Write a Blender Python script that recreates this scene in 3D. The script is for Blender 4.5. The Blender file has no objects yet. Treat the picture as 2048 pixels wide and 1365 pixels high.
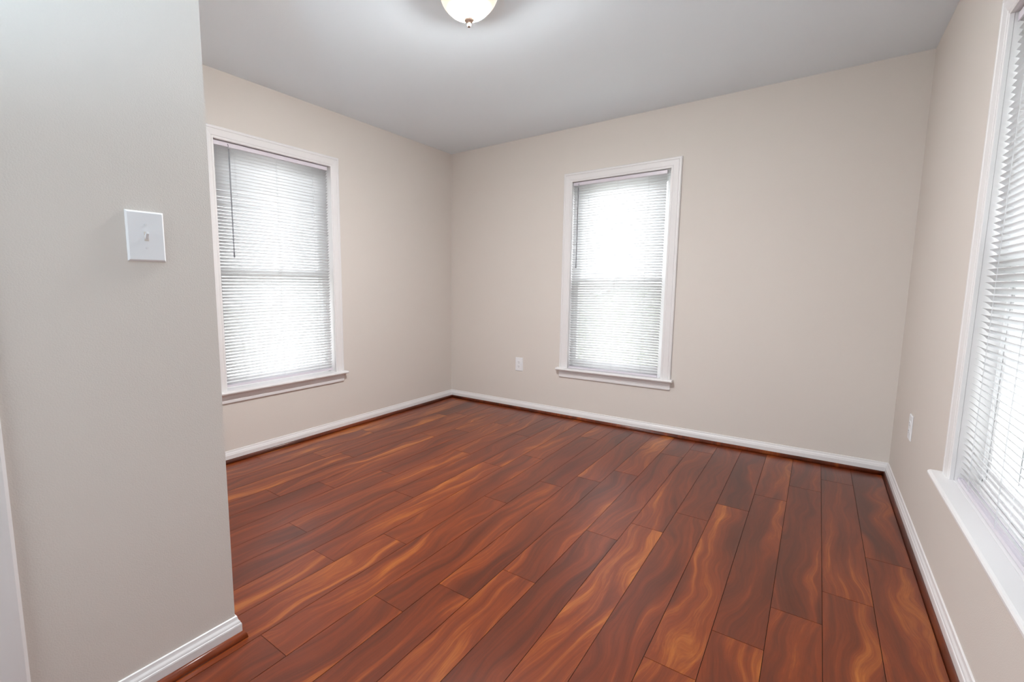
import bpy, bmesh, math, random
from mathutils import Vector, Matrix

# ------------------------------------------------------------------ scene, camera, light
scene = bpy.context.scene
COL = scene.collection
PI = math.pi
H = 2.44            # ceiling height
W = 3.373           # room width (x), far left corner is the origin, far wall is y = 0
PX = 1.543          # face of the entry partition
PY = -3.114         # end of the entry partition
YB = -5.35          # rear of the entry hall

cam_d = bpy.data.cameras.new('camera')
cam = bpy.data.objects.new('camera', cam_d)
COL.objects.link(cam)
scene.camera = cam
cam_d.sensor_width = 36.0
cam_d.sensor_fit = 'HORIZONTAL'
cam_d.lens = 936.8087 / 2048 * 36.0
cam_d.shift_x = 117.2748 / 2048
cam_d.shift_y = 3.763 / 2048
cam_d.clip_start = 0.02
yaw, pitch, roll = 0.66, -0.1182, 0.0005
fwd = Vector((-math.sin(yaw) * math.cos(pitch), math.cos(yaw) * math.cos(pitch), math.sin(pitch)))
rt = Vector((math.cos(yaw), math.sin(yaw), 0))
up = rt.cross(fwd)
r2 = rt * math.cos(roll) + up * math.sin(roll)
u2 = -rt * math.sin(roll) + up * math.cos(roll)
mw = Matrix((r2, u2, -fwd)).transposed().to_4x4()
mw.translation = Vector((2.9624, -3.7885, 1.137))
cam.matrix_world = mw

SKY = 4.8
LAMP = 1480.0        # glow of the ceiling light's bowl
FILL_HALL = 46.0    # unseen uplighter added in the hall for fill, watts
world = bpy.data.worlds.new('overcast_sky')
scene.world = world
world.use_nodes = True
wn = world.node_tree.nodes
wn['Background'].inputs['Color'].default_value = (0.93, 0.965, 1.0, 1)
wn['Background'].inputs['Strength'].default_value = SKY

scene.view_settings.view_transform = 'Standard'
scene.view_settings.look = 'None'
scene.view_settings.gamma = 1.0
scene.view_settings.use_curve_mapping = False
scene.view_settings.exposure = 0.28


# ------------------------------------------------------------------ materials
def new_mat(name):
    m = bpy.data.materials.new(name)
    m.use_nodes = True
    nt = m.node_tree
    return m, nt, nt.nodes['Principled BSDF']


def N(nt, kind, **kw):
    n = nt.nodes.new(kind)
    for k, v in kw.items():
        if k in n.inputs:
            n.inputs[k].default_value = v
        else:
            setattr(n, k, v)
    return n


def L(nt, a, ao, b, bi):
    nt.links.new(a.outputs[ao], b.inputs[bi])


def srgb(r, g, b):
    f = lambda c: ((c / 255 + 0.055) / 1.055) ** 2.4 if c / 255 > 0.04045 else c / 255 / 12.92
    return (f(r), f(g), f(b), 1)


def paint(name, col, rough=0.6, bump=0.0, scale=300.0, spec=0.4, mottled=0.0):
    m, nt, p = new_mat(name)
    p.inputs['Base Color'].default_value = col
    p.inputs['Roughness'].default_value = rough
    p.inputs['Specular IOR Level'].default_value = spec
    tc = N(nt, 'ShaderNodeTexCoord')
    if bump:
        nz = N(nt, 'ShaderNodeTexNoise', Scale=scale, Detail=3.0)
        L(nt, tc, 'Object', nz, 'Vector')
        b = N(nt, 'ShaderNodeBump', Strength=bump, Distance=0.002)
        L(nt, nz, 'Fac', b, 'Height')
        L(nt, b, 'Normal', p, 'Normal')
    if mottled:
        n2 = N(nt, 'ShaderNodeTexNoise', Scale=2.3, Detail=4.0)
        L(nt, tc, 'Object', n2, 'Vector')
        mx = N(nt, 'ShaderNodeMix', data_type='RGBA')
        mx.inputs['A'].default_value = col
        mx.inputs['B'].default_value = tuple(c * (1 - mottled) for c in col[:3]) + (1,)
        L(nt, n2, 'Fac', mx, 'Factor')
        L(nt, mx, 'Result', p, 'Base Color')
    return m


M = {}
M['wall'] = paint('greige_wall_paint', srgb(222, 215, 208), 0.75, 0.25, 260, 0.25, 0.02)
M['ceiling'] = paint('white_ceiling_paint', srgb(238, 248, 255), 0.85, 0.15, 200, 0.2, 0.02)
M['trim'] = paint('white_trim_paint', srgb(232, 230, 230), 0.38, 0.05, 120, 0.5)
M['vinyl'] = paint('white_vinyl', srgb(247, 247, 247), 0.35, 0.0)
M['plastic'] = paint('white_plastic', srgb(236, 237, 240), 0.5, 0.0)
M['ivory'] = paint('ivory_toggle', srgb(214, 205, 196), 0.35)
M['dark'] = paint('dark_slot', srgb(60, 52, 50), 0.6)
M['screw'] = paint('painted_screw', srgb(232, 232, 234), 0.5)
M['raw_edge'] = paint('subfloor', srgb(26, 14, 10), 0.9)
M['cord'] = paint('white_cord', srgb(225, 226, 228), 0.7)
M['render'] = paint('exterior_stucco', srgb(205, 208, 208), 0.9, 0.3, 60, 0.2, 0.1)
M['headrail'] = paint('headrail_enamel', srgb(222, 216, 224), 0.35)


def blind_mat():
    m, nt, p = new_mat('white_slat_vinyl')
    p.inputs['Base Color'].default_value = (0.93, 0.935, 0.94, 1)
    p.inputs['Roughness'].default_value = 0.45
    tr = N(nt, 'ShaderNodeBsdfTranslucent')
    tr.inputs['Color'].default_value = (0.93, 0.935, 0.94, 1)
    mx = N(nt, 'ShaderNodeMixShader', Fac=0.55)
    out = nt.nodes['Material Output']
    L(nt, p, 'BSDF', mx, 1)
    L(nt, tr, 'BSDF', mx, 2)
    L(nt, mx, 'Shader', out, 'Surface')
    return m


def glass_mat():
    m, nt, p = new_mat('clear_window_glass')
    nt.nodes.remove(p)
    t = N(nt, 'ShaderNodeBsdfTransparent')
    t.inputs['Color'].default_value = (0.96, 0.97, 0.97, 1)
    g = N(nt, 'ShaderNodeBsdfGlossy', Roughness=0.0)
    fr = N(nt, 'ShaderNodeFresnel', IOR=1.45)
    mx = N(nt, 'ShaderNodeMixShader')
    L(nt, fr, 'Fac', mx, 'Fac')
    L(nt, t, 'BSDF', mx, 1)
    L(nt, g, 'BSDF', mx, 2)
    L(nt, mx, 'Shader', nt.nodes['Material Output'], 'Surface')
    return m


def screen_mat():
    m, nt, p = new_mat('fine_insect_mesh')
    nt.nodes.remove(p)
    t = N(nt, 'ShaderNodeBsdfTransparent')
    d = N(nt, 'ShaderNodeBsdfDiffuse')
    d.inputs['Color'].default_value = (0.11, 0.12, 0.13, 1)
    mx = N(nt, 'ShaderNodeMixShader', Fac=0.30)
    L(nt, t, 'BSDF', mx, 1)
    L(nt, d, 'BSDF', mx, 2)
    L(nt, mx, 'Shader', nt.nodes['Material Output'], 'Surface')
    return m


def wand_mat():
    m, nt, p = new_mat('smoky_clear_acrylic')
    p.inputs['Base Color'].default_value = srgb(176, 178, 184)
    p.inputs['Roughness'].default_value = 0.2
    p.inputs['Transmission Weight'].default_value = 0.6
    return m


def lamp_glass_mat():
    m, nt, p = new_mat('lit_frosted_glass')
    p.inputs['Base Color'].default_value = srgb(235, 205, 140)
    p.inputs['Roughness'].default_value = 0.35
    tc = N(nt, 'ShaderNodeTexCoord')
    sp = N(nt, 'ShaderNodeSeparateXYZ')
    L(nt, tc, 'Object', sp, 'Vector')
    # frosted bowl over the bulbs: hot in the middle, amber at the rim
    v = N(nt, 'ShaderNodeVectorMath', operation='LENGTH')
    cx = N(nt, 'ShaderNodeCombineXYZ')
    L(nt, sp, 'X', cx, 'X')
    L(nt, sp, 'Y', cx, 'Y')
    L(nt, cx, 'Vector', v, 0)
    mr = N(nt, 'ShaderNodeMapRange', interpolation_type='SMOOTHSTEP')
    mr.inputs['From Min'].default_value = 0.064
    mr.inputs['From Max'].default_value = 0.104
    L(nt, v, 'Value', mr, 'Value')
    mx = N(nt, 'ShaderNodeMix', data_type='RGBA')
    mx.inputs['A'].default_value = (0.87, 0.95, 1.0, 1)
    mx.inputs['B'].default_value = (1.0, 0.62, 0.20, 1)
    L(nt, mr, 'Result', mx, 'Factor')
    # strength falls away from the bulbs towards the rim
    # (three bulbs around the centre rod: the hottest glow is a ring)
    hot = N(nt, 'ShaderNodeMapRange', interpolation_type='SMOOTHSTEP')
    hot.inputs['From Min'].default_value = 0.054
    hot.inputs['From Max'].default_value = 0.082
    hot.inputs['To Min'].default_value = LAMP
    hot.inputs['To Max'].default_value = 0.0
    L(nt, v, 'Value', hot, 'Value')
    core = N(nt, 'ShaderNodeMapRange', interpolation_type='SMOOTHSTEP')
    core.inputs['From Min'].default_value = 0.034
    core.inputs['From Max'].default_value = 0.054
    L(nt, v, 'Value', core, 'Value')
    ring = N(nt, 'ShaderNodeMath', operation='MULTIPLY')
    L(nt, hot, 'Result', ring, 0)
    L(nt, core, 'Result', ring, 1)
    soft = N(nt, 'ShaderNodeMapRange')
    soft.inputs['To Min'].default_value = 3.0
    soft.inputs['To Max'].default_value = 0.55
    L(nt, mr, 'Result', soft, 'Value')
    st = N(nt, 'ShaderNodeMath', operation='ADD')
    L(nt, ring, 'Value', st, 0)
    L(nt, soft, 'Result', st, 1)
    L(nt, st, 'Value', p, 'Emission Strength')
    return m


M['slat'] = blind_mat()
M['glass'] = glass_mat()
M['screen'] = screen_mat()
M['wand'] = wand_mat()
M['lamp'] = lamp_glass_mat()
m, nt, p = new_mat('brushed_nickel')
p.inputs['Base Color'].default_value = srgb(200, 180, 165)
p.inputs['Metallic'].default_value = 0.8
p.inputs['Roughness'].default_value = 0.4
M['nickel'] = m


M['finial'] = paint('antique_nickel_finial', srgb(120, 102, 90), 0.5)


def wood_mat(name, planks):
    """red-brown figured laminate; 'plank' attribute shifts the figure per board"""
    m, nt, p = new_mat(name)
    tc = N(nt, 'ShaderNodeTexCoord')
    at = N(nt, 'ShaderNodeAttribute', attribute_name='plank')
    off = N(nt, 'ShaderNodeVectorMath', operation='MULTIPLY_ADD')
    off.inputs[1].default_value = (37.0, 53.0, 21.0)
    L(nt, at, 'Color', off, 0)
    L(nt, tc, 'Object', off, 2)
    sepc = N(nt, 'ShaderNodeSeparateColor')
    L(nt, at, 'Color', sepc, 'Color')

    def scaled(v, out, s):
        q = N(nt, 'ShaderNodeVectorMath', operation='MULTIPLY')
        q.inputs[1].default_value = s
        L(nt, v, out, q, 0)
        return q
    # slow warp that makes the grain wander
    v1 = scaled(off, 'Vector', (3.5, 1.5, 1.0))
    warp = N(nt, 'ShaderNodeTexNoise', Scale=1.0, Detail=2.0, Roughness=0.5)
    L(nt, v1, 'Vector', warp, 'Vector')
    wsub = N(nt, 'ShaderNodeVectorMath', operation='SUBTRACT')
    wsub.inputs[1].default_value = (0.5, 0.5, 0.5)
    L(nt, warp, 'Color', wsub, 0)
    wmul = N(nt, 'ShaderNodeVectorMath', operation='MULTIPLY_ADD')
    wmul.inputs[1].default_value = (0.26, 0.5, 0.0)
    L(nt, wsub, 'Vector', wmul, 0)
    L(nt, off, 'Vector', wmul, 2)
    # broad figure
    v2 = scaled(wmul, 'Vector', (12.0, 0.75, 1.0))
    fig = N(nt, 'ShaderNodeTexNoise', Scale=1.0, Detail=3.0, Roughness=0.5, Distortion=0.45)
    L(nt, v2, 'Vector', fig, 'Vector')
    # contour lines of the figure
    v3 = scaled(wmul, 'Vector', (62.0, 1.5, 1.0))
    fib = N(nt, 'ShaderNodeTexNoise', Scale=1.0, Detail=4.0, Roughness=0.6, Distortion=0.3)
    L(nt, v3, 'Vector', fib, 'Vector')
    v4 = scaled(wmul, 'Vector', (420.0, 22.0, 1.0))
    fine = N(nt, 'ShaderNodeTexNoise', Scale=1.0, Detail=2.0)
    L(nt, v4, 'Vector', fine, 'Vector')
    # combine
    a = N(nt, 'ShaderNodeMath', operation='MULTIPLY')
    a.inputs[1].default_value = 0.66
    L(nt, fig, 'Fac', a, 0)
    b = N(nt, 'ShaderNodeMath', operation='MULTIPLY_ADD')
    b.inputs[1].default_value = 0.32
    L(nt, fib, 'Fac', b, 0)
    L(nt, a, 'Value', b, 2)
    c = N(nt, 'ShaderNodeMath', operation='MULTIPLY_ADD')
    c.inputs[1].default_value = 0.10
    L(nt, fine, 'Fac', c, 0)
    L(nt, b, 'Value', c, 2)
    tone = N(nt, 'ShaderNodeMath', operation='MULTIPLY_ADD')
    tone.inputs[1].default_value = 0.10
    L(nt, sepc, 'Blue', tone, 0)
    L(nt, c, 'Value', tone, 2)
    rmp = N(nt, 'ShaderNodeValToRGB')
    L(nt, tone, 'Value', rmp, 'Fac')
    e = rmp.color_ramp.elements
    cols = [(0.30, srgb(70, 27, 11)), (0.43, srgb(88, 35, 13)), (0.52, srgb(106, 43, 15)),
            (0.60, srgb(124, 53, 18)), (0.665, srgb(150, 78, 28)), (0.76, srgb(186, 112, 46))]
    e[0].position, e[0].color = cols[0]
    e[1].position, e[1].color = cols[-1]
    for pos, colr in cols[1:-1]:
        q = e.new(pos)
        q.color = colr
    L(nt, rmp, 'Color', p, 'Base Color')
    p.inputs['Roughness'].default_value = 0.29
    p.inputs['Specular IOR Level'].default_value = 0.52
    bp = N(nt, 'ShaderNodeBump', Strength=0.02, Distance=0.0005)
    L(nt, fine, 'Fac', bp, 'Height')
    L(nt, bp, 'Normal', p, 'Normal')
    return m


M['wood'] = wood_mat('red_mahogany_laminate', True)
M['shoe'] = wood_mat('red_mahogany_moulding', False)


# ------------------------------------------------------------------ mesh helpers
def mesh_obj(name, bm, mat, parent=None, smooth=False, bevel=0.0, bevel_seg=2, loc=None):
    me = bpy.data.meshes.new(name)
    bmesh.ops.recalc_face_normals(bm, faces=bm.faces)
    bm.to_mesh(me)
    bm.free()
    mats = mat if isinstance(mat, (list, tuple)) else [mat]
    for mm in mats:
        me.materials.append(mm)
    o = bpy.data.objects.new(name, me)
    COL.objects.link(o)
    if parent:
        o.parent = parent
    if loc:
        o.location = loc
    if smooth:
        for f in me.polygons:
            f.use_smooth = True
    if bevel:
        b = o.modifiers.new('bevel', 'BEVEL')
        b.width = bevel
        b.segments = bevel_seg
        b.limit_method = 'ANGLE'
        b.angle_limit = math.radians(40)
    return o


def box(bm, x0, x1, y0, y1, z0, z1, mi=0):
    x0, x1 = min(x0, x1), max(x0, x1)
    y0, y1 = min(y0, y1), max(y0, y1)
    z0, z1 = min(z0, z1), max(z0, z1)
    v = [bm.verts.new(c) for c in ((x0, y0, z0), (x1, y0, z0), (x1, y1, z0), (x0, y1, z0),
                                   (x0, y0, z1), (x1, y0, z1), (x1, y1, z1), (x0, y1, z1))]
    fs = []
    for q in ((0, 3, 2, 1), (4, 5, 6, 7), (0, 1, 5, 4), (1, 2, 6, 5), (2, 3, 7, 6), (3, 0, 4, 7)):
        f = bm.faces.new([v[i] for i in q])
        f.material_index = mi
        fs.append(f)
    return fs


def tube(bm, p0, p1, r, n=6, rot=0.0):
    p0, p1 = Vector(p0), Vector(p1)
    d = (p1 - p0).normalized()
    a = d.orthogonal().normalized()
    b = d.cross(a)
    rings = []
    for p in (p0, p1):
        rings.append([bm.verts.new(p + (a * math.cos(rot + 2 * PI * i / n) + b * math.sin(rot + 2 * PI * i / n)) * r) for i in range(n)])
    for i in range(n):
        j = (i + 1) % n
        bm.faces.new((rings[0][i], rings[0][j], rings[1][j], rings[1][i]))
    bm.faces.new(rings[0][::-1])
    bm.faces.new(rings[1])


def lathe(bm, prof, n=48):
    rings = []
    for r, z in prof:
        if r < 1e-6:
            rings.append([bm.verts.new((0, 0, z))])
        else:
            rings.append([bm.verts.new((r * math.cos(2 * PI * i / n), r * math.sin(2 * PI * i / n), z)) for i in range(n)])
    for a, b in zip(rings, rings[1:]):
        for i in range(n):
            j = (i + 1) % n
            if len(a) == 1 and len(b) == 1:
                continue
            if len(a) == 1:
                bm.faces.new((a[0], b[j], b[i]))
            elif len(b) == 1:
                bm.faces.new((a[i], a[j], b[0]))
            else:
                bm.faces.new((a[i], a[j], b[j], b[i]))


def sweep(bm, path, prof, frame, closed_prof=True):
    """path: list of 2-D points in the plane; prof: list of (a, d); frame(p, n, a, d) -> 3-D.
    a is measured along the mitred normal of the path, d out of the plane."""
    rings = []
    n = len(path)
    for i, pnt in enumerate(path):
        p = Vector(pnt)
        ts = []
        if i > 0:
            ts.append((p - Vector(path[i - 1])).normalized())
        if i < n - 1:
            ts.append((Vector(path[i + 1]) - p).normalized())
        nn = [Vector((-t.y, t.x)) for t in ts]
        if len(nn) == 2:
            m_ = (nn[0] + nn[1]).normalized()
            m_ = m_ / max(0.2, m_.dot(nn[0]))
        else:
            m_ = nn[0]
        rings.append([bm.verts.new(frame(p, m_, a, d)) for a, d in prof])
    k = len(prof)
    for r0, r1 in zip(rings, rings[1:]):
        for i in range(k):
            j = (i + 1) % k
            bm.faces.new((r0[i], r0[j], r1[j], r1[i]))
    bm.faces.new(rings[0])
    bm.faces.new(rings[-1][::-1])


def structure(o, label=None, cat=None):
    o['kind'] = 'structure'
    if label:
        o['label'] = label
        o['category'] = cat
    return o


def thing(o, label, cat, group=None):
    o['label'] = label
    o['category'] = cat
    if group:
        o['group'] = group
    return o


def empty(name, loc=(0, 0, 0), rz=0.0):
    o = bpy.data.objects.new(name, None)
    COL.objects.link(o)
    o.location = loc
    o.rotation_euler = (0, 0, rz)
    o.empty_display_size = 0.1
    return o


# ------------------------------------------------------------------ room shell
WIN = {
    1: dict(loc=(0.0, -1.9155, 0.4759), rz=PI / 2, ow=1.011, oh=1.631, c=0.074),
    2: dict(loc=(1.6620, 0.0, 0.4400), rz=0.0, ow=0.912, oh=1.638, c=0.074),
    3: dict(loc=(W, -1.4498 - 1.011 / 2, 0.4809), rz=-PI / 2, ow=1.011, oh=1.564, c=0.074),
    4: dict(loc=(2.45, YB, 0.35), rz=PI, ow=1.60, oh=1.85, c=0.074),  # unseen rear window, added to let fill light into the hall
}
WT = 0.16       # outer wall thickness


def wall_with_holes(name, axis, face, out, a0, a1, holes, mat='wall', thick=WT, z0=0.0, z1=H):
    """wall slab; axis 'x' -> runs along x at y=face, 'y' -> runs along y at x=face; out = +-1 outward"""
    bm = bmesh.new()

    def put(u0, u1, w0, w1):
        if u1 - u0 < 1e-4 or w1 - w0 < 1e-4:
            return
        if axis == 'x':
            box(bm, u0, u1, face, face + out * thick, w0, w1)
        else:
            box(bm, face, face + out * thick, u0, u1, w0, w1)
    us = a0
    for (h0, h1, hz0, hz1) in sorted(holes):
        put(us, h0, z0, z1)
        put(h0, h1, z0, hz0)
        put(h0, h1, hz1, z1)
        us = h1
    put(us, a1, z0, z1)
    bmesh.ops.remove_doubles(bm, verts=bm.verts, dist=1e-5)
    return structure(mesh_obj(name, bm, M[mat]))


def hole(i, axis):
    w = WIN[i]
    hw = w['ow'] / 2 - w['c'] + 0.012
    ht = w['oh'] - w['c'] + 0.012
    cc = w['loc'][0] if axis == 'x' else w['loc'][1]
    return (cc - hw, cc + hw, w['loc'][2] - 0.022, w['loc'][2] + ht)


wall_with_holes('wall_left', 'y', 0.0, -1, PY - 0.115, WT, [hole(1, 'y')])
wall_with_holes('wall_back', 'x', 0.0, 1, 0.0, W, [hole(2, 'x')])
wall_with_holes('wall_right', 'y', W, 1, YB - WT, WT, [hole(3, 'y')])
wall_with_holes('wall_rear', 'x', YB, -1, PX - 0.115, W, [hole(4, 'x')])
DOOR = (-4.43, -3.663, 0.0, 2.04)
wall_with_holes('wall_partition', 'y', PX, -1, YB, PY, [(DOOR[0], DOOR[1], 0.0, DOOR[3])], thick=0.115)
wall_with_holes('wall_near', 'x', PY, -1, 0.0, PX - 0.115, [], thick=0.115)

bm = bmesh.new()
box(bm, -WT, W + WT, YB - WT, WT, H, H + 0.15)
structure(mesh_obj('ceiling', bm, M['ceiling']))

# ---- floor: real plank layout, boards run along y
random.seed(4)
PWD, PLEN, GAP = 0.146, 1.31, 0.0018
butts = {0: -1.243, 1: -1.640, 2: -1.864, 3: -2.121, 4: -2.377, 5: -1.306, 6: -1.556, 7: -1.755, 8: -2.260,
         9: -2.490, 10: -2.690, 11: -3.057, 12: -2.364, 13: -2.644, 14: -2.002, 15: -2.574, 16: -1.846,
         17: -2.189, 18: -2.438, 19: -1.799, 20: -1.917, 21: -1.35, 22: -2.2, 23: -1.7}
bm = bmesh.new()
lay = bm.loops.layers.float_color.new('plank')
box(bm, 0.0, W, YB, 0.0, -0.02, -0.0022, 1)
box(bm, 0.0, PX, PY - .1, PY - .09, -0.02, -0.0022, 1)
X_EDGE = 3.345
for k in range(-1, 24):
    xa, xb = X_EDGE - PWD * (k + 1), X_EDGE - PWD * k
    xa, xb = max(xa, 0.002), min(xb, W - 0.002)
    if xb - xa < 0.004:
        continue
    b0 = butts.get(k, -1.0)
    ys = [b0 + PLEN * j for j in range(-4, 3)]
    ys = [y for y in ys if YB + 0.01 < y < -0.01]
    ys = [YB + 0.004] + ys + [-0.004]
    for y0, y1 in zip(ys, ys[1:]):
        g = GAP / 2
        fs = box(bm, xa + g, xb - g, y0 + g, y1 - g, -0.0022, 0.0)
        colr = (random.random(), random.random(), random.uniform(-0.5, 0.5), 1)
        for f in fs:
            for lp in f.loops:
                lp[lay] = colr
structure(mesh_obj('floor', bm, [M['wood'], M['raw_edge']]))

# ---- baseboards with stained shoe moulding
BH = 0.0774
base_prof = [(0, 0), (0.0148, 0), (0.0148, 0.048), (0.0138, 0.052), (0.0120, 0.0535), (0.0118, 0.056), (0.0105, 0.060),
             (0.0070, 0.066), (0.0060, 0.070), (0.0050, BH - 0.001), (0.0030, BH), (0, BH)]
R = 0.0135
shoe_prof = [(0.0148, 0.0)] + [(0.0148 + R * math.cos(t) * 0.9, 0.0242 * math.sin(t)) for t in
                              [i * PI / 2 / 7 for i in range(8)]]


def baseboard(name, path, label):
    fr = lambda p, n, a, d: (p.x + n.x * a, p.y + n.y * a, d + 0.0002)
    bm = bmesh.new()
    sweep(bm, path, base_prof, fr)
    o = structure(mesh_obj(name, bm, M['trim'], bevel=0))
    bm = bmesh.new()
    lay = bm.loops.layers.float_color.new('plank')
    sweep(bm, path, shoe_prof, fr)
    for f in bm.faces:
        for lp in f.loops:
            lp[lay] = (0.37, 0.61, -0.35, 1)
    s = mesh_obj('shoe_moulding', bm, M['shoe'], parent=o)
    for f in s.data.polygons:
        f.use_smooth = len(f.vertices) == 4
    s['label'] = 'red-brown stained shoe moulding'
    return o


# path normals point into the room (left-hand normal of the path direction)
baseboard('baseboard_left', [(0, -0.0005), (0, PY)], '')
baseboard('baseboard_back', [(W, 0), (0, 0)], '')
baseboard('baseboard_right', [(W, YB), (W, 0)], '')
baseboard('baseboard_partition', [(0, PY), (PX, PY), (PX, DOOR[1] + 0.057)], '')
baseboard('baseboard_partition.001', [(PX, DOOR[0] - 0.057), (PX, YB)], '')
baseboard('baseboard_rear', [(PX, YB), (W, YB)], '')

# ------------------------------------------------------------------ windows
casing_prof = [(0.0, 0.0), (0.0, 0.010), (0.004, 0.0125), (0.012, 0.0125), (0.014, 0.011), (0.018, 0.0135), (0.030, 0.0150),
               (0.046, 0.0165), (0.052, 0.0165), (0.054, 0.0145), (0.058, 0.0180), (0.068, 0.0180), (0.072, 0.0155), (0.074, 0.011), (0.074, 0.0)]


def build_window(i, blind_left=0.005, blind_right=0.018, blind_drop=0.0, with_blind=True, name=None):
    w = WIN[i]
    ow, oh, c = w['ow'], w['oh'], w['c']
    hw = ow / 2 - c
    ht = oh - c
    root = structure(empty('window_%d' % i, w['loc'], w['rz']))
    # casing: two legs and a head, mitred (local: x right, y outward, z up)
    bm = bmesh.new()
    path = [(-hw, 0), (-hw, ht), (hw, ht), (hw, 0)]
    sweep(bm, path, casing_prof, lambda p, n, a, d: (p.x + n.x * a, -d, p.y + n.y * a))
    o = mesh_obj('casing', bm, M['trim'], parent=root)
    # stool
    bm = bmesh.new()
    hs = ow / 2 + 0.018
    yf = -0.052
    prof = [(0.0, 0.0), (yf + 0.008, 0.0), (yf + 0.003, -0.002), (yf, -0.007), (yf, -0.013), (yf + 0.003, -0.018), (yf + 0.008, -0.020), (0.0, -0.020)]
    ring = [[bm.verts.new((sx * hs, y, z)) for y, z in prof] for sx in (-1, 1)]
    for a in range(len(prof)):
        b = (a + 1) % len(prof)
        bm.faces.new((ring[0][a], ring[0][b], ring[1][b], ring[1][a]))
    bm.faces.new(ring[0])
    bm.faces.new(ring[1][::-1])
    box(bm, -hw - 0.0115, hw + 0.0115, 0.0, 0.062, -0.020, 0.0)
    mesh_obj('window_stool', bm, M['trim'], parent=root, bevel=0.0012)
    # apron
    bm = bmesh.new()
    ap = [(0.0, -0.0202), (-0.015, -0.0202), (-0.0165, -0.026), (-0.0165, -0.032), (-0.0145, -0.034), (-0.0150, -0.048), (-0.0135, -0.060),
          (-0.0115, -0.062), (-0.0125, -0.066), (-0.0125, -0.080), (-0.010, -0.0835), (0.0, -0.0835)]
    ha = ow / 2 - 0.001
    ring = [[bm.verts.new((sx * ha, y, z)) for y, z in ap] for sx in (-1, 1)]
    for a in range(len(ap)):
        b = (a + 1) % len(ap)
        bm.faces.new((ring[0][a], ring[0][b], ring[1][b], ring[1][a]))
    bm.faces.new(ring[0])
    bm.faces.new(ring[1][::-1])
    mesh_obj('apron', bm, M['trim'], parent=root)
    # wood jamb lining
    bm = bmesh.new()
    for s in (-1, 1):
        box(bm, s * (hw + 0.0005), s * (hw + 0.0118), 0.0005, WT, -0.019, ht + 0.0118)
    box(bm, -hw, hw, 0.0005, WT, ht + 0.0005, ht + 0.0118)
    mesh_obj('jamb', bm, M['trim'], parent=root)
    # vinyl window frame
    fw, fy0, fy1 = 0.020, 0.062, 0.140
    bm = bmesh.new()
    for s in (-1, 1):
        box(bm, s * hw, s * (hw - 0.008), fy0, fy1, 0.0, ht)
        for yy in (fy0, 0.095, 0.132):
            box(bm, s * (hw - 0.008), s * (hw - fw), yy, yy + 0.007, 0.0, ht)
    box(bm, -hw, hw, fy0, fy1, ht - 0.024, ht)
    box(bm, -hw, hw, fy0, fy1, -0.018, 0.016)
    box(bm, -hw, hw, fy0, fy0 + 0.008, 0.016, 0.028)
    mesh_obj('window_frame', bm, M['vinyl'], parent=root, bevel=0.0015)
    zm = 0.755

    def sash(nm, y0, z0, z1, rb, rtp):
        st = 0.036
        sw = hw - 0.009
        bm = bmesh.new()
        for s in (-1, 1):
            box(bm, s * sw, s * (sw - st), y0, y0 + 0.026, z0, z1)
        box(bm, -sw + st, sw - st, y0, y0 + 0.026, z0, z0 + rb)
        box(bm, -sw + st, sw - st, y0, y0 + 0.026, z1 - rtp, z1)
        o = mesh_obj(nm, bm, M['vinyl'], parent=root, bevel=0.003)
        bm = bmesh.new()
        box(bm, -sw + st - 0.004, sw - st + 0.004, y0 + 0.011, y0 + 0.014, z0 + rb - 0.004, z1 - rtp + 0.004)
        # a single sheet so the light passes one surface
        bm.free()
        bm = bmesh.new()
        x0, x1, za, zb = -sw + st - 0.004, sw - st + 0.004, z0 + rb - 0.004, z1 - rtp + 0.004
        vs = [bm.verts.new(q) for q in ((x0, y0 + 0.013, za), (x1, y0 + 0.013, za), (x1, y0 + 0.013, zb), (x0, y0 + 0.013, zb))]
        bm.faces.new(vs)
        g = mesh_obj('pane', bm, M['glass'], parent=o)
        g['label'] = 'clear glass pane'
        return o
    lo = sash('lower_sash', 0.0695, 0.0165, zm + 0.020, 0.060, 0.034)
    sash('upper_sash', 0.1025, zm - 0.016, ht - 0.0245, 0.034, 0.044)
    # sash lock on the meeting rail
    bm = bmesh.new()
    box(bm, -0.03, 0.03, 0.074, 0.096, zm + 0.0201, zm + 0.030)
    box(bm, -0.008, 0.022, 0.068, 0.086, zm + 0.030, zm + 0.037)
    mesh_obj('sash_lock', bm, M['vinyl'], parent=lo, bevel=0.002)
    # insect screen outside the lower half
    bm = bmesh.new()
    sw = hw - 0.009
    for s in (-1, 1):
        box(bm, s * sw, s * (sw - 0.018), 0.1405, 0.149, 0.0, zm + 0.01)
    box(bm, -sw + 0.018, sw - 0.018, 0.1405, 0.149, 0.0, 0.018)
    box(bm, -sw + 0.018, sw - 0.018, 0.1405, 0.149, zm - 0.008, zm + 0.01)
    sc = mesh_obj('insect_screen', bm, M['vinyl'], parent=root)
    bm = bmesh.new()
    vs = [bm.verts.new(q) for q in ((-sw + .018, .1445, .018), (sw - .018, .1445, .018), (sw - .018, .1445, zm - .008), (-sw + .018, .1445, zm - .008))]
    bm.faces.new(vs)
    mesh_obj('screen_mesh', bm, M['screen'], parent=sc)
    return root


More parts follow.
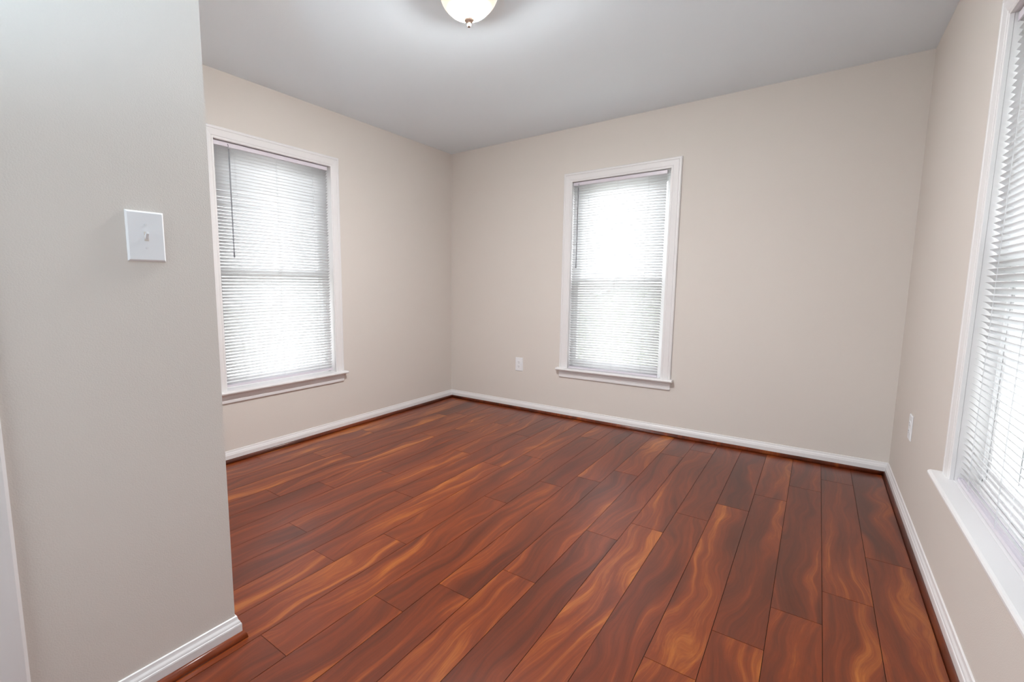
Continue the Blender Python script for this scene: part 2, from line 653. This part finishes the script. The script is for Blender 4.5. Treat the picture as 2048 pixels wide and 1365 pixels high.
def build_blind(i, left, right, raise_, wand_u=None, wand_top=None, wand_bot=None, label='', slat_tilt=41.0):
    w = WIN[i]
    ow, oh, c = w['ow'], w['oh'], w['c']
    hw = ow / 2 - c
    ht = oh - c
    x0, x1 = -hw + left, hw - right
    root = empty('window_blind', w['loc'], w['rz'])
    thing(root, label, 'blind', 'white mini blinds in the windows')
    yc = 0.021
    # headrail: U channel with end caps
    zt = ht - 0.004
    bm = bmesh.new()
    box(bm, x0, x1, yc - 0.0135, yc - 0.0125, zt - 0.0255, zt)
    box(bm, x0, x1, yc + 0.0125, yc + 0.0135, zt - 0.0255, zt)
    box(bm, x0, x1, yc - 0.0125, yc + 0.0125, zt - 0.0255, zt - 0.0245)
    for xx in (x0, x1 - 0.003):
        box(bm, xx, xx + 0.003, yc - 0.0145, yc + 0.0145, zt - 0.0262, zt + 0.001)
    mesh_obj('headrail', bm, M['headrail'], parent=root, bevel=0.0005)
    # bottom rail with ribs
    zb = raise_
    bm = bmesh.new()
    box(bm, x0 + 0.001, x1 - 0.001, yc - 0.0125, yc + 0.0125, zb + 0.001, zb + 0.012)
    for yy in (-0.0125, -0.004, 0.0115):
        box(bm, x0 + 0.001, x1 - 0.001, yc + yy, yc + yy + 0.0012, zb + 0.012, zb + 0.0138)
    for xx in (x0, x1 - 0.004):
        box(bm, xx, xx + 0.004, yc - 0.0132, yc + 0.0132, zb, zb + 0.0142)
    mesh_obj('bottom_rail', bm, M['headrail'], parent=root, bevel=0.0008)
    # slats
    pitch = 0.0206
    zs = zb + 0.022
    n = int((zt - 0.030 - zs) / pitch) + 1
    pitch = (zt - 0.034 - zs) / (n - 1)
    wv = bmesh.new()
    t = math.radians(slat_tilt)
    sw = 0.0125
    rnd = random.Random(100 + i)
    for k in range(n):
        z = zs + k * pitch
        tt = t + math.radians(rnd.uniform(-1.2, 1.2))
        dz0, dz1 = rnd.uniform(-.0004, .0004), rnd.uniform(-.0004, .0004)
        cols = []
        segs = 4
        for q in range(segs + 1):
            s = -1 + 2 * q / segs           # -1 room side .. +1 outside
            crown = 0.0017 * (1 - s * s)
            y = yc + s * sw * math.cos(tt) + crown * math.sin(tt)
            zz = z - s * sw * math.sin(tt) + crown * math.cos(tt)
            cols.append((y, zz))
        # thin solid slat
        th = 0.00045
        top = [(y, zz + th) for y, zz in cols]
        ringA = [wv.verts.new((x0 + 0.001, y, zz + dz0)) for y, zz in cols]
        ringB = [wv.verts.new((x1 - 0.001, y, zz + dz1)) for y, zz in cols]
        for q in range(segs):
            f = wv.faces.new((ringA[q], ringA[q + 1], ringB[q + 1], ringB[q]))
            f.smooth = True
    o = mesh_obj('slats', wv, M['slat'], parent=root)
    for f in o.data.polygons:
        f.use_smooth = True
    sd = o.modifiers.new('thickness', 'SOLIDIFY')
    sd.thickness = 0.0005
    sd.offset = 0.0
    # ladders and lift cords
    wd = x1 - x0
    us = [x0 + 0.13, (x0 + x1) / 2, x1 - 0.13]
    for u in us:
        bm = bmesh.new()
        for yy in (-0.0130, 0.0130):
            tube(bm, (u, yc + yy, zb + 0.012), (u, yc + yy, zt - 0.025), 0.00055, 5)
        tube(bm, (u + 0.006, yc - 0.0130, zb + 0.012), (u + 0.006, yc - 0.0130, zt - 0.025), 0.0004, 5)
        for k in range(n):
            z = zs + k * pitch
            tube(bm, (u, yc - 0.0128, z + 0.0034), (u, yc + 0.0128, z - 0.0044), 0.0003, 3)
        mesh_obj('ladder_cord', bm, M['cord'], parent=root)
    # tilt wand
    if wand_u is not None:
        bm = bmesh.new()
        yw = yc - 0.024
        tube(bm, (wand_u, yw, wand_bot), (wand_u, yw, wand_top - 0.03), 0.0042, 6)
        tube(bm, (wand_u, yw, wand_bot - 0.004), (wand_u, yw, wand_bot + 0.03), 0.0050, 6)
        tube(bm, (wand_u, yw, wand_top - 0.03), (wand_u, yw + 0.004, wand_top - 0.010), 0.0016, 6)
        tube(bm, (wand_u, yw + 0.004, wand_top - 0.010), (wand_u, yc - 0.0136, wand_top), 0.0022, 6)
        o = mesh_obj('tilt_wand', bm, M['wand'], parent=root)
        o['label'] = 'grey clear plastic tilt wand'
    # hold-down bracket beside the rail
    bm = bmesh.new()
    xb = x1 + 0.002 if right > 0.024 else None
    if xb:
        box(bm, xb, xb + 0.018, yc - 0.010, yc + 0.008, 0.0002, 0.002)
        box(bm, xb, xb + 0.0015, yc - 0.010, yc + 0.008, 0.002, 0.022)
        box(bm, xb + 0.0015, xb + 0.018, yc - 0.010, yc - 0.0085, 0.002, 0.022)
        mesh_obj('hold_down_bracket', bm, M['plastic'], parent=root)
    else:
        bm.free()
    return root


for i in (1, 2, 3, 4):
    build_window(i)
WIN_TXT = {1: 'left wall', 2: 'back wall', 3: 'right wall'}
build_blind(1, 0.005, 0.018, 0.017, wand_u=-0.3355, wand_top=1.545, wand_bot=0.852,
            label='white mini blind with grey wand in the left wall window')
build_blind(2, 0.004, 0.030, 0.0005, wand_u=-0.332, wand_top=1.548, wand_bot=0.862,
            label='white mini blind with a grey wand in the narrow window of the back wall')
build_blind(3, 0.006, 0.012, 0.0005,
            label='white mini blind in the right wall window at the photo edge')

# ------------------------------------------------------------------ door casing and closet door beside the camera
bm = bmesh.new()
dcas = [(0.0, 0.0), (0.0, 0.010), (0.006, 0.013), (0.020, 0.0145), (0.040, 0.016), (0.050, 0.016), (0.057, 0.011), (0.057, 0.0)]
path = [(DOOR[1], 0.0), (DOOR[1], DOOR[3]), (DOOR[0], DOOR[3]), (DOOR[0], 0.0)]
sweep(bm, path[::-1], dcas, lambda p, n, a, d: (PX + d, p.x + n.x * a, p.y + n.y * a + 0.0003))
structure(mesh_obj('trim_1', bm, M['trim']))
bm = bmesh.new()
box(bm, PX - 0.060, PX - 0.025, DOOR[0] + 0.003, DOOR[1] - 0.003, 0.008, DOOR[3] - 0.003)
for (za, zb_) in ((0.20, 0.92), (1.06, 1.88)):
    for (ya, yb) in ((0.10, 0.345), (0.425, 0.67)):
        box(bm, PX - 0.0252, PX - 0.021, DOOR[0] + ya, DOOR[0] + yb, za, zb_)
d = structure(mesh_obj('door_1', bm, M['trim'], bevel=0.003))
bm = bmesh.new()
lathe(bm, [(0.0, 0.0), (0.028, 0.0), (0.028, 0.006), (0.010, 0.010), (0.010, 0.03), (0.024, 0.042), (0.027, 0.054), (0.018, 0.064), (0.0, 0.066)], 24)
k = mesh_obj('door_knob', bm, M['nickel'], parent=d, smooth=True)
k.location = (PX - 0.0249, DOOR[0] + 0.06, 0.98)
k.rotation_euler = (0, PI / 2, 0)


# ------------------------------------------------------------------ switch and outlets
def plate(bm, w, h, t):
    """bevelled cover plate, local: x right, z up, front towards -y"""
    e = 0.004
    back = [(-w / 2, 0, -h / 2), (w / 2, 0, -h / 2), (w / 2, 0, h / 2), (-w / 2, 0, h / 2)]
    mid = [(x, -t * 0.35, z) for x, _, z in back]
    fr = [(x - math.copysign(e, x), -t, z - math.copysign(e, z)) for x, _, z in back]
    R_ = [[bm.verts.new(q) for q in r] for r in (back, mid, fr)]
    for a, b in zip(R_, R_[1:]):
        for i in range(4):
            j = (i + 1) % 4
            bm.faces.new((a[i], a[j], b[j], b[i]))
    bm.faces.new(R_[0])
    bm.faces.new(R_[2][::-1])


sw_ = empty('light_switch', (PX + 0.0003, -3.2895, 1.270), PI / 2)
thing(sw_, 'white single toggle light switch on the near left wall', 'light switch')
bm = bmesh.new()
plate(bm, 0.090, 0.130, 0.0065)
mesh_obj('cover_plate', bm, M['plastic'], parent=sw_, bevel=0.0008)
bm = bmesh.new()
box(bm, -0.0052, 0.0052, -0.0072, -0.0060, -0.012, 0.012)
tg = mesh_obj('switch_opening', bm, M['ivory'], parent=sw_)
bm = bmesh.new()
vs = [(-0.0042, -0.0070, -0.009), (0.0042, -0.0070, -0.009), (0.0042, -0.0070, 0.002), (-0.0042, -0.0070, 0.002),
      (-0.0034, -0.0170, 0.006), (0.0034, -0.0170, 0.006), (0.0034, -0.0165, 0.0115), (-0.0034, -0.0165, 0.0115)]
v = [bm.verts.new(q) for q in vs]
for q in ((0, 3, 2, 1), (4, 5, 6, 7), (0, 1, 5, 4), (1, 2, 6, 5), (2, 3, 7, 6), (3, 0, 4, 7)):
    bm.faces.new([v[a] for a in q])
mesh_obj('toggle', bm, M['plastic'], parent=sw_, bevel=0.0008)
for zz in (0.0302, -0.0302):
    bm = bmesh.new()
    tube(bm, (0, -0.0058, zz), (0, -0.0074, zz), 0.0032, 14)
    box(bm, -0.0026, 0.0026, -0.0076, -0.0073, zz - 0.0004, zz + 0.0004)
    mesh_obj('screw', bm, M['screw'], parent=sw_)


def outlet(loc, rz, label):
    r = empty('electrical_outlet', loc, rz)
    thing(r, label, 'electrical outlet', 'white duplex outlets')
    bm = bmesh.new()
    plate(bm, 0.078, 0.126, 0.0060)
    mesh_obj('cover_plate', bm, M['plastic'], parent=r, bevel=0.0006)
    for zc in (0.0195, -0.0195):
        bm = bmesh.new()
        pts = []
        for a in range(24):
            t = 2 * PI * a / 24
            x = max(-0.0170, min(0.0170, 0.0178 * math.cos(t)))
            pts.append((x, 0.0142 * math.sin(t)))
        A = [bm.verts.new((x, -0.0058, z + zc)) for x, z in pts]
        B = [bm.verts.new((x, -0.0076, z + zc)) for x, z in pts]
        for a in range(24):
            b = (a + 1) % 24
            bm.faces.new((A[a], A[b], B[b], B[a]))
        bm.faces.new(B)
        f = mesh_obj('socket_face', bm, M['plastic'], parent=r)
        bm = bmesh.new()
        box(bm, -0.0075, -0.0052, -0.0079, -0.0074, zc - 0.0015, zc + 0.0065)
        box(bm, 0.0052, 0.0072, -0.0079, -0.0074, zc - 0.0005, zc + 0.0060)
        tube(bm, (0, -0.0074, zc - 0.0075), (0, -0.0079, zc - 0.0075), 0.0026, 12)
        mesh_obj('slots', bm, M['dark'], parent=f)
    bm = bmesh.new()
    tube(bm, (0, -0.0058, 0), (0, -0.0072, 0), 0.0026, 12)
    mesh_obj('screw', bm, M['screw'], parent=r)
    return r


outlet((0.801, -0.0003, 0.4245), 0.0, 'white duplex outlet on the back wall, left of the narrow window')
outlet((W - 0.0003, -0.607, 0.446), -PI / 2, 'white duplex outlet seen edge on, on the right wall beside the window')

# ------------------------------------------------------------------ ceiling light
cl = empty('ceiling_light', (1.652, -1.988, H))
thing(cl, 'lit domed glass ceiling light with a small nickel finial', 'ceiling light')
bm = bmesh.new()
lathe(bm, [(0.0, 0.0), (0.136, 0.0), (0.140, -0.005), (0.140, -0.014), (0.134, -0.019), (0.126, -0.019), (0.0, -0.010)], 64)
mesh_obj('canopy', bm, M['nickel'], parent=cl, smooth=True)
bm = bmesh.new()
prof = []
for q in range(41):
    t = q / 40 * PI / 2
    prof.append((0.128 * max(0.0, math.cos(t)) ** 1.2, -0.018 - 0.107 * math.sin(t)))
prof[-1] = (0.0, prof[-1][1])
lathe(bm, prof, 64)
mesh_obj('glass_shade', bm, M['lamp'], parent=cl, smooth=True)
bm = bmesh.new()
lathe(bm, [(0.0000, -0.1180), (0.0160, -0.1185), (0.0235, -0.1225), (0.0245, -0.1270), (0.0220, -0.1310), (0.0130, -0.1360), (0.0070, -0.1400), (0.0055, -0.1435), (0.0090, -0.1480), (0.0095, -0.1520), (0.0060, -0.1580), (0.0000, -0.1600)], 28)
mesh_obj('finial', bm, M['finial'], parent=cl, smooth=True)

# unseen uplighter added for fill light: base, pole, open bowl with its bulb
fl = empty('fill_lamp', (2.35, -4.10, 0.0))
thing(fl, 'unseen nickel uplighter added in the entry hall for fill light', 'fill lamp')
bm = bmesh.new()
lathe(bm, [(0.0, 0.0), (0.14, 0.0), (0.14, 0.012), (0.10, 0.022), (0.0, 0.026)], 40)
mesh_obj('base', bm, M['nickel'], parent=fl, smooth=True)
bm = bmesh.new()
tube(bm, (0, 0, 0.02), (0, 0, 1.27), 0.012, 16)
mesh_obj('pole', bm, M['nickel'], parent=fl, smooth=True)
bm = bmesh.new()
lathe(bm, [(0.0, 1.25), (0.05, 1.255), (0.12, 1.275), (0.17, 1.305), (0.168, 1.307), (0.118, 1.280), (0.048, 1.262), (0.0, 1.257)], 48)
mesh_obj('bowl_shade', bm, M['trim'], parent=fl, smooth=True)
ld = bpy.data.lights.new('fill_uplight', 'SPOT')
ld.energy = FILL_HALL
ld.color = (0.62, 0.84, 1.0)
ld.spot_size = math.radians(170)
ld.spot_blend = 0.6
ld.shadow_soft_size = 0.06
lo = bpy.data.objects.new('bulb', ld)
COL.objects.link(lo)
lo.parent = fl
lo.location = (0, 0, 1.36)
lo.rotation_euler = (PI, 0, 0)

# ------------------------------------------------------------------ outdoors
def ground_mat():
    m, nt, p = new_mat('pale_gravel_and_grass')
    tc = N(nt, 'ShaderNodeTexCoord')
    n1 = N(nt, 'ShaderNodeTexNoise', Scale=0.8, Detail=8.0, Roughness=0.7)
    L(nt, tc, 'Object', n1, 'Vector')
    r = N(nt, 'ShaderNodeValToRGB')
    r.color_ramp.elements[0].position = 0.35
    r.color_ramp.elements[0].color = srgb(138, 143, 128)
    r.color_ramp.elements[1].position = 0.65
    r.color_ramp.elements[1].color = srgb(200, 200, 195)
    L(nt, n1, 'Fac', r, 'Fac')
    L(nt, r, 'Color', p, 'Base Color')
    p.inputs['Roughness'].default_value = 0.95
    return m


bm = bmesh.new()
box(bm, -40, 40, -40, 40, -0.65, -0.60)
# the building's own footprint
g = structure(mesh_obj('ground', bm, ground_mat()))
bm = bmesh.new()
box(bm, -WT, W + WT, YB - WT, WT, -0.60, -0.0205)
structure(mesh_obj('foundation', bm, M['render']))


# hedge beyond the back wall window
def leaf_mat():
    m, nt, p = new_mat('hedge_leaves')
    tc = N(nt, 'ShaderNodeTexCoord')
    n1 = N(nt, 'ShaderNodeTexNoise', Scale=14.0, Detail=6.0, Roughness=0.7)
    L(nt, tc, 'Object', n1, 'Vector')
    r = N(nt, 'ShaderNodeValToRGB')
    r.color_ramp.elements[0].position = 0.35
    r.color_ramp.elements[0].color = srgb(158, 161, 148)
    r.color_ramp.elements[1].position = 0.68
    r.color_ramp.elements[1].color = srgb(226, 227, 220)
    L(nt, n1, 'Fac', r, 'Fac')
    L(nt, r, 'Color', p, 'Base Color')
    p.inputs['Roughness'].default_value = 0.8
    return m


rnd = random.Random(9)
bm = bmesh.new()
nx, nr = 90, 14
rings = []
for a in range(nx + 1):
    x = -4.5 + 10.5 * a / nx
    top = 1.66 + 0.10 * math.sin(x * 2.3) + rnd.uniform(-.06, .06)
    ring = []
    for b in range(nr):
        t = PI * b / (nr - 1)
        y = -0.55 * math.cos(t) + rnd.uniform(-.06, .06)
        z = top * min(1.0, math.sin(t) * 1.9 + 0.001) + rnd.uniform(-.05, .05) * math.sin(t)
        ring.append(bm.verts.new((x, y, max(z, 0.0))))
    rings.append(ring)
for a, b in zip(rings, rings[1:]):
    for i in range(nr - 1):
        bm.faces.new((a[i], b[i], b[i + 1], a[i + 1]))
bm.faces.new(rings[0])
bm.faces.new(rings[-1][::-1])
hg = mesh_obj('hedge', bm, leaf_mat(), loc=(0.0, 5.2, -0.61))
thing(hg, 'clipped green hedge outside, dimly seen through the back wall window blind', 'hedge')


def siding_mat(name, c0, c1):
    m, nt, p = new_mat(name)
    tc = N(nt, 'ShaderNodeTexCoord')
    wv = N(nt, 'ShaderNodeTexNoise', Scale=6.0, Detail=4.0)
    L(nt, tc, 'Object', wv, 'Vector')
    mx = N(nt, 'ShaderNodeMix', data_type='RGBA')
    mx.inputs['A'].default_value = c0
    mx.inputs['B'].default_value = c1
    L(nt, wv, 'Fac', mx, 'Factor')
    L(nt, mx, 'Result', p, 'Base Color')
    p.inputs['Roughness'].default_value = 0.8
    return m


M['siding'] = siding_mat('pale_lap_siding', srgb(172, 176, 174), srgb(188, 191, 189))
M['shingle'] = siding_mat('grey_shingles', srgb(88, 90, 92), srgb(120, 120, 120))
M['win_dark'] = paint('dark_house_glass', srgb(70, 78, 82), 0.15)


def house(loc, rz, w, d, h, label):
    """neighbouring house: its front wall faces local -y; local x runs along it"""
    r = empty('neighbouring_house', loc, rz)
    thing(r, label, 'house')
    bm = bmesh.new()
    box(bm, -w / 2, w / 2, 0, d, 0, h)
    n = int(h / 0.16)
    for k in range(n):
        z = k * 0.16
        f = [bm.verts.new(q) for q in ((-w / 2, -0.002, z + .16), (w / 2, -0.002, z + .16), (w / 2, -0.022, z), (-w / 2, -0.022, z))]
        bm.faces.new(f)
        f2 = [bm.verts.new(q) for q in ((-w / 2, -0.022, z), (w / 2, -0.022, z), (w / 2, -0.002, z), (-w / 2, -0.002, z))]
        bm.faces.new(f2)
    mesh_obj('walls', bm, M['siding'], parent=r)
    for sx in (-1, 1):
        bm = bmesh.new()
        box(bm, sx * w / 2 - 0.06, sx * w / 2 + 0.06, -0.05, 0.07, 0, h)
        mesh_obj('corner_board', bm, M['vinyl'], parent=r)
    bm = bmesh.new()
    pr = [(-0.4, h - 0.05), (d / 2, h + d * 0.28), (d + 0.4, h - 0.05), (d / 2, h + d * 0.28 - 0.18)]
    A = [bm.verts.new((-w / 2 - 0.3, y, z)) for y, z in pr]
    B = [bm.verts.new((w / 2 + 0.3, y, z)) for y, z in pr]
    for i in range(4):
        j = (i + 1) % 4
        bm.faces.new((A[i], A[j], B[j], B[i]))
    bm.faces.new(A)
    bm.faces.new(B[::-1])
    mesh_obj('roof', bm, M['shingle'], parent=r)
    for cx in (-w * 0.28, w * 0.12, w * 0.36):
        bm = bmesh.new()
        for s in (-1, 1):
            box(bm, cx + s * 0.45 - 0.05, cx + s * 0.45 + 0.05, -0.06, -0.02, 1.2, 2.6)
        for z in (1.15, 1.87, 2.55):
            box(bm, cx - 0.5, cx + 0.5, -0.06, -0.02, z, z + 0.09)
        f = mesh_obj('window', bm, M['vinyl'], parent=r)
        bm = bmesh.new()
        box(bm, cx - 0.44, cx + 0.44, -0.035, -0.023, 1.2, 2.6)
        mesh_obj('pane', bm, M['win_dark'], parent=f)
    return r


house((W + 4.6, -1.2, -0.60), -PI / 2, 9.0, 6.0, 2.75, 'pale sided house outside, glimpsed through the right wall window blind')
house((-15.0, -1.0, -0.60), PI / 2, 9.0, 6.0, 1.9, 'low pale house outside, glimpsed through the left wall window blind')
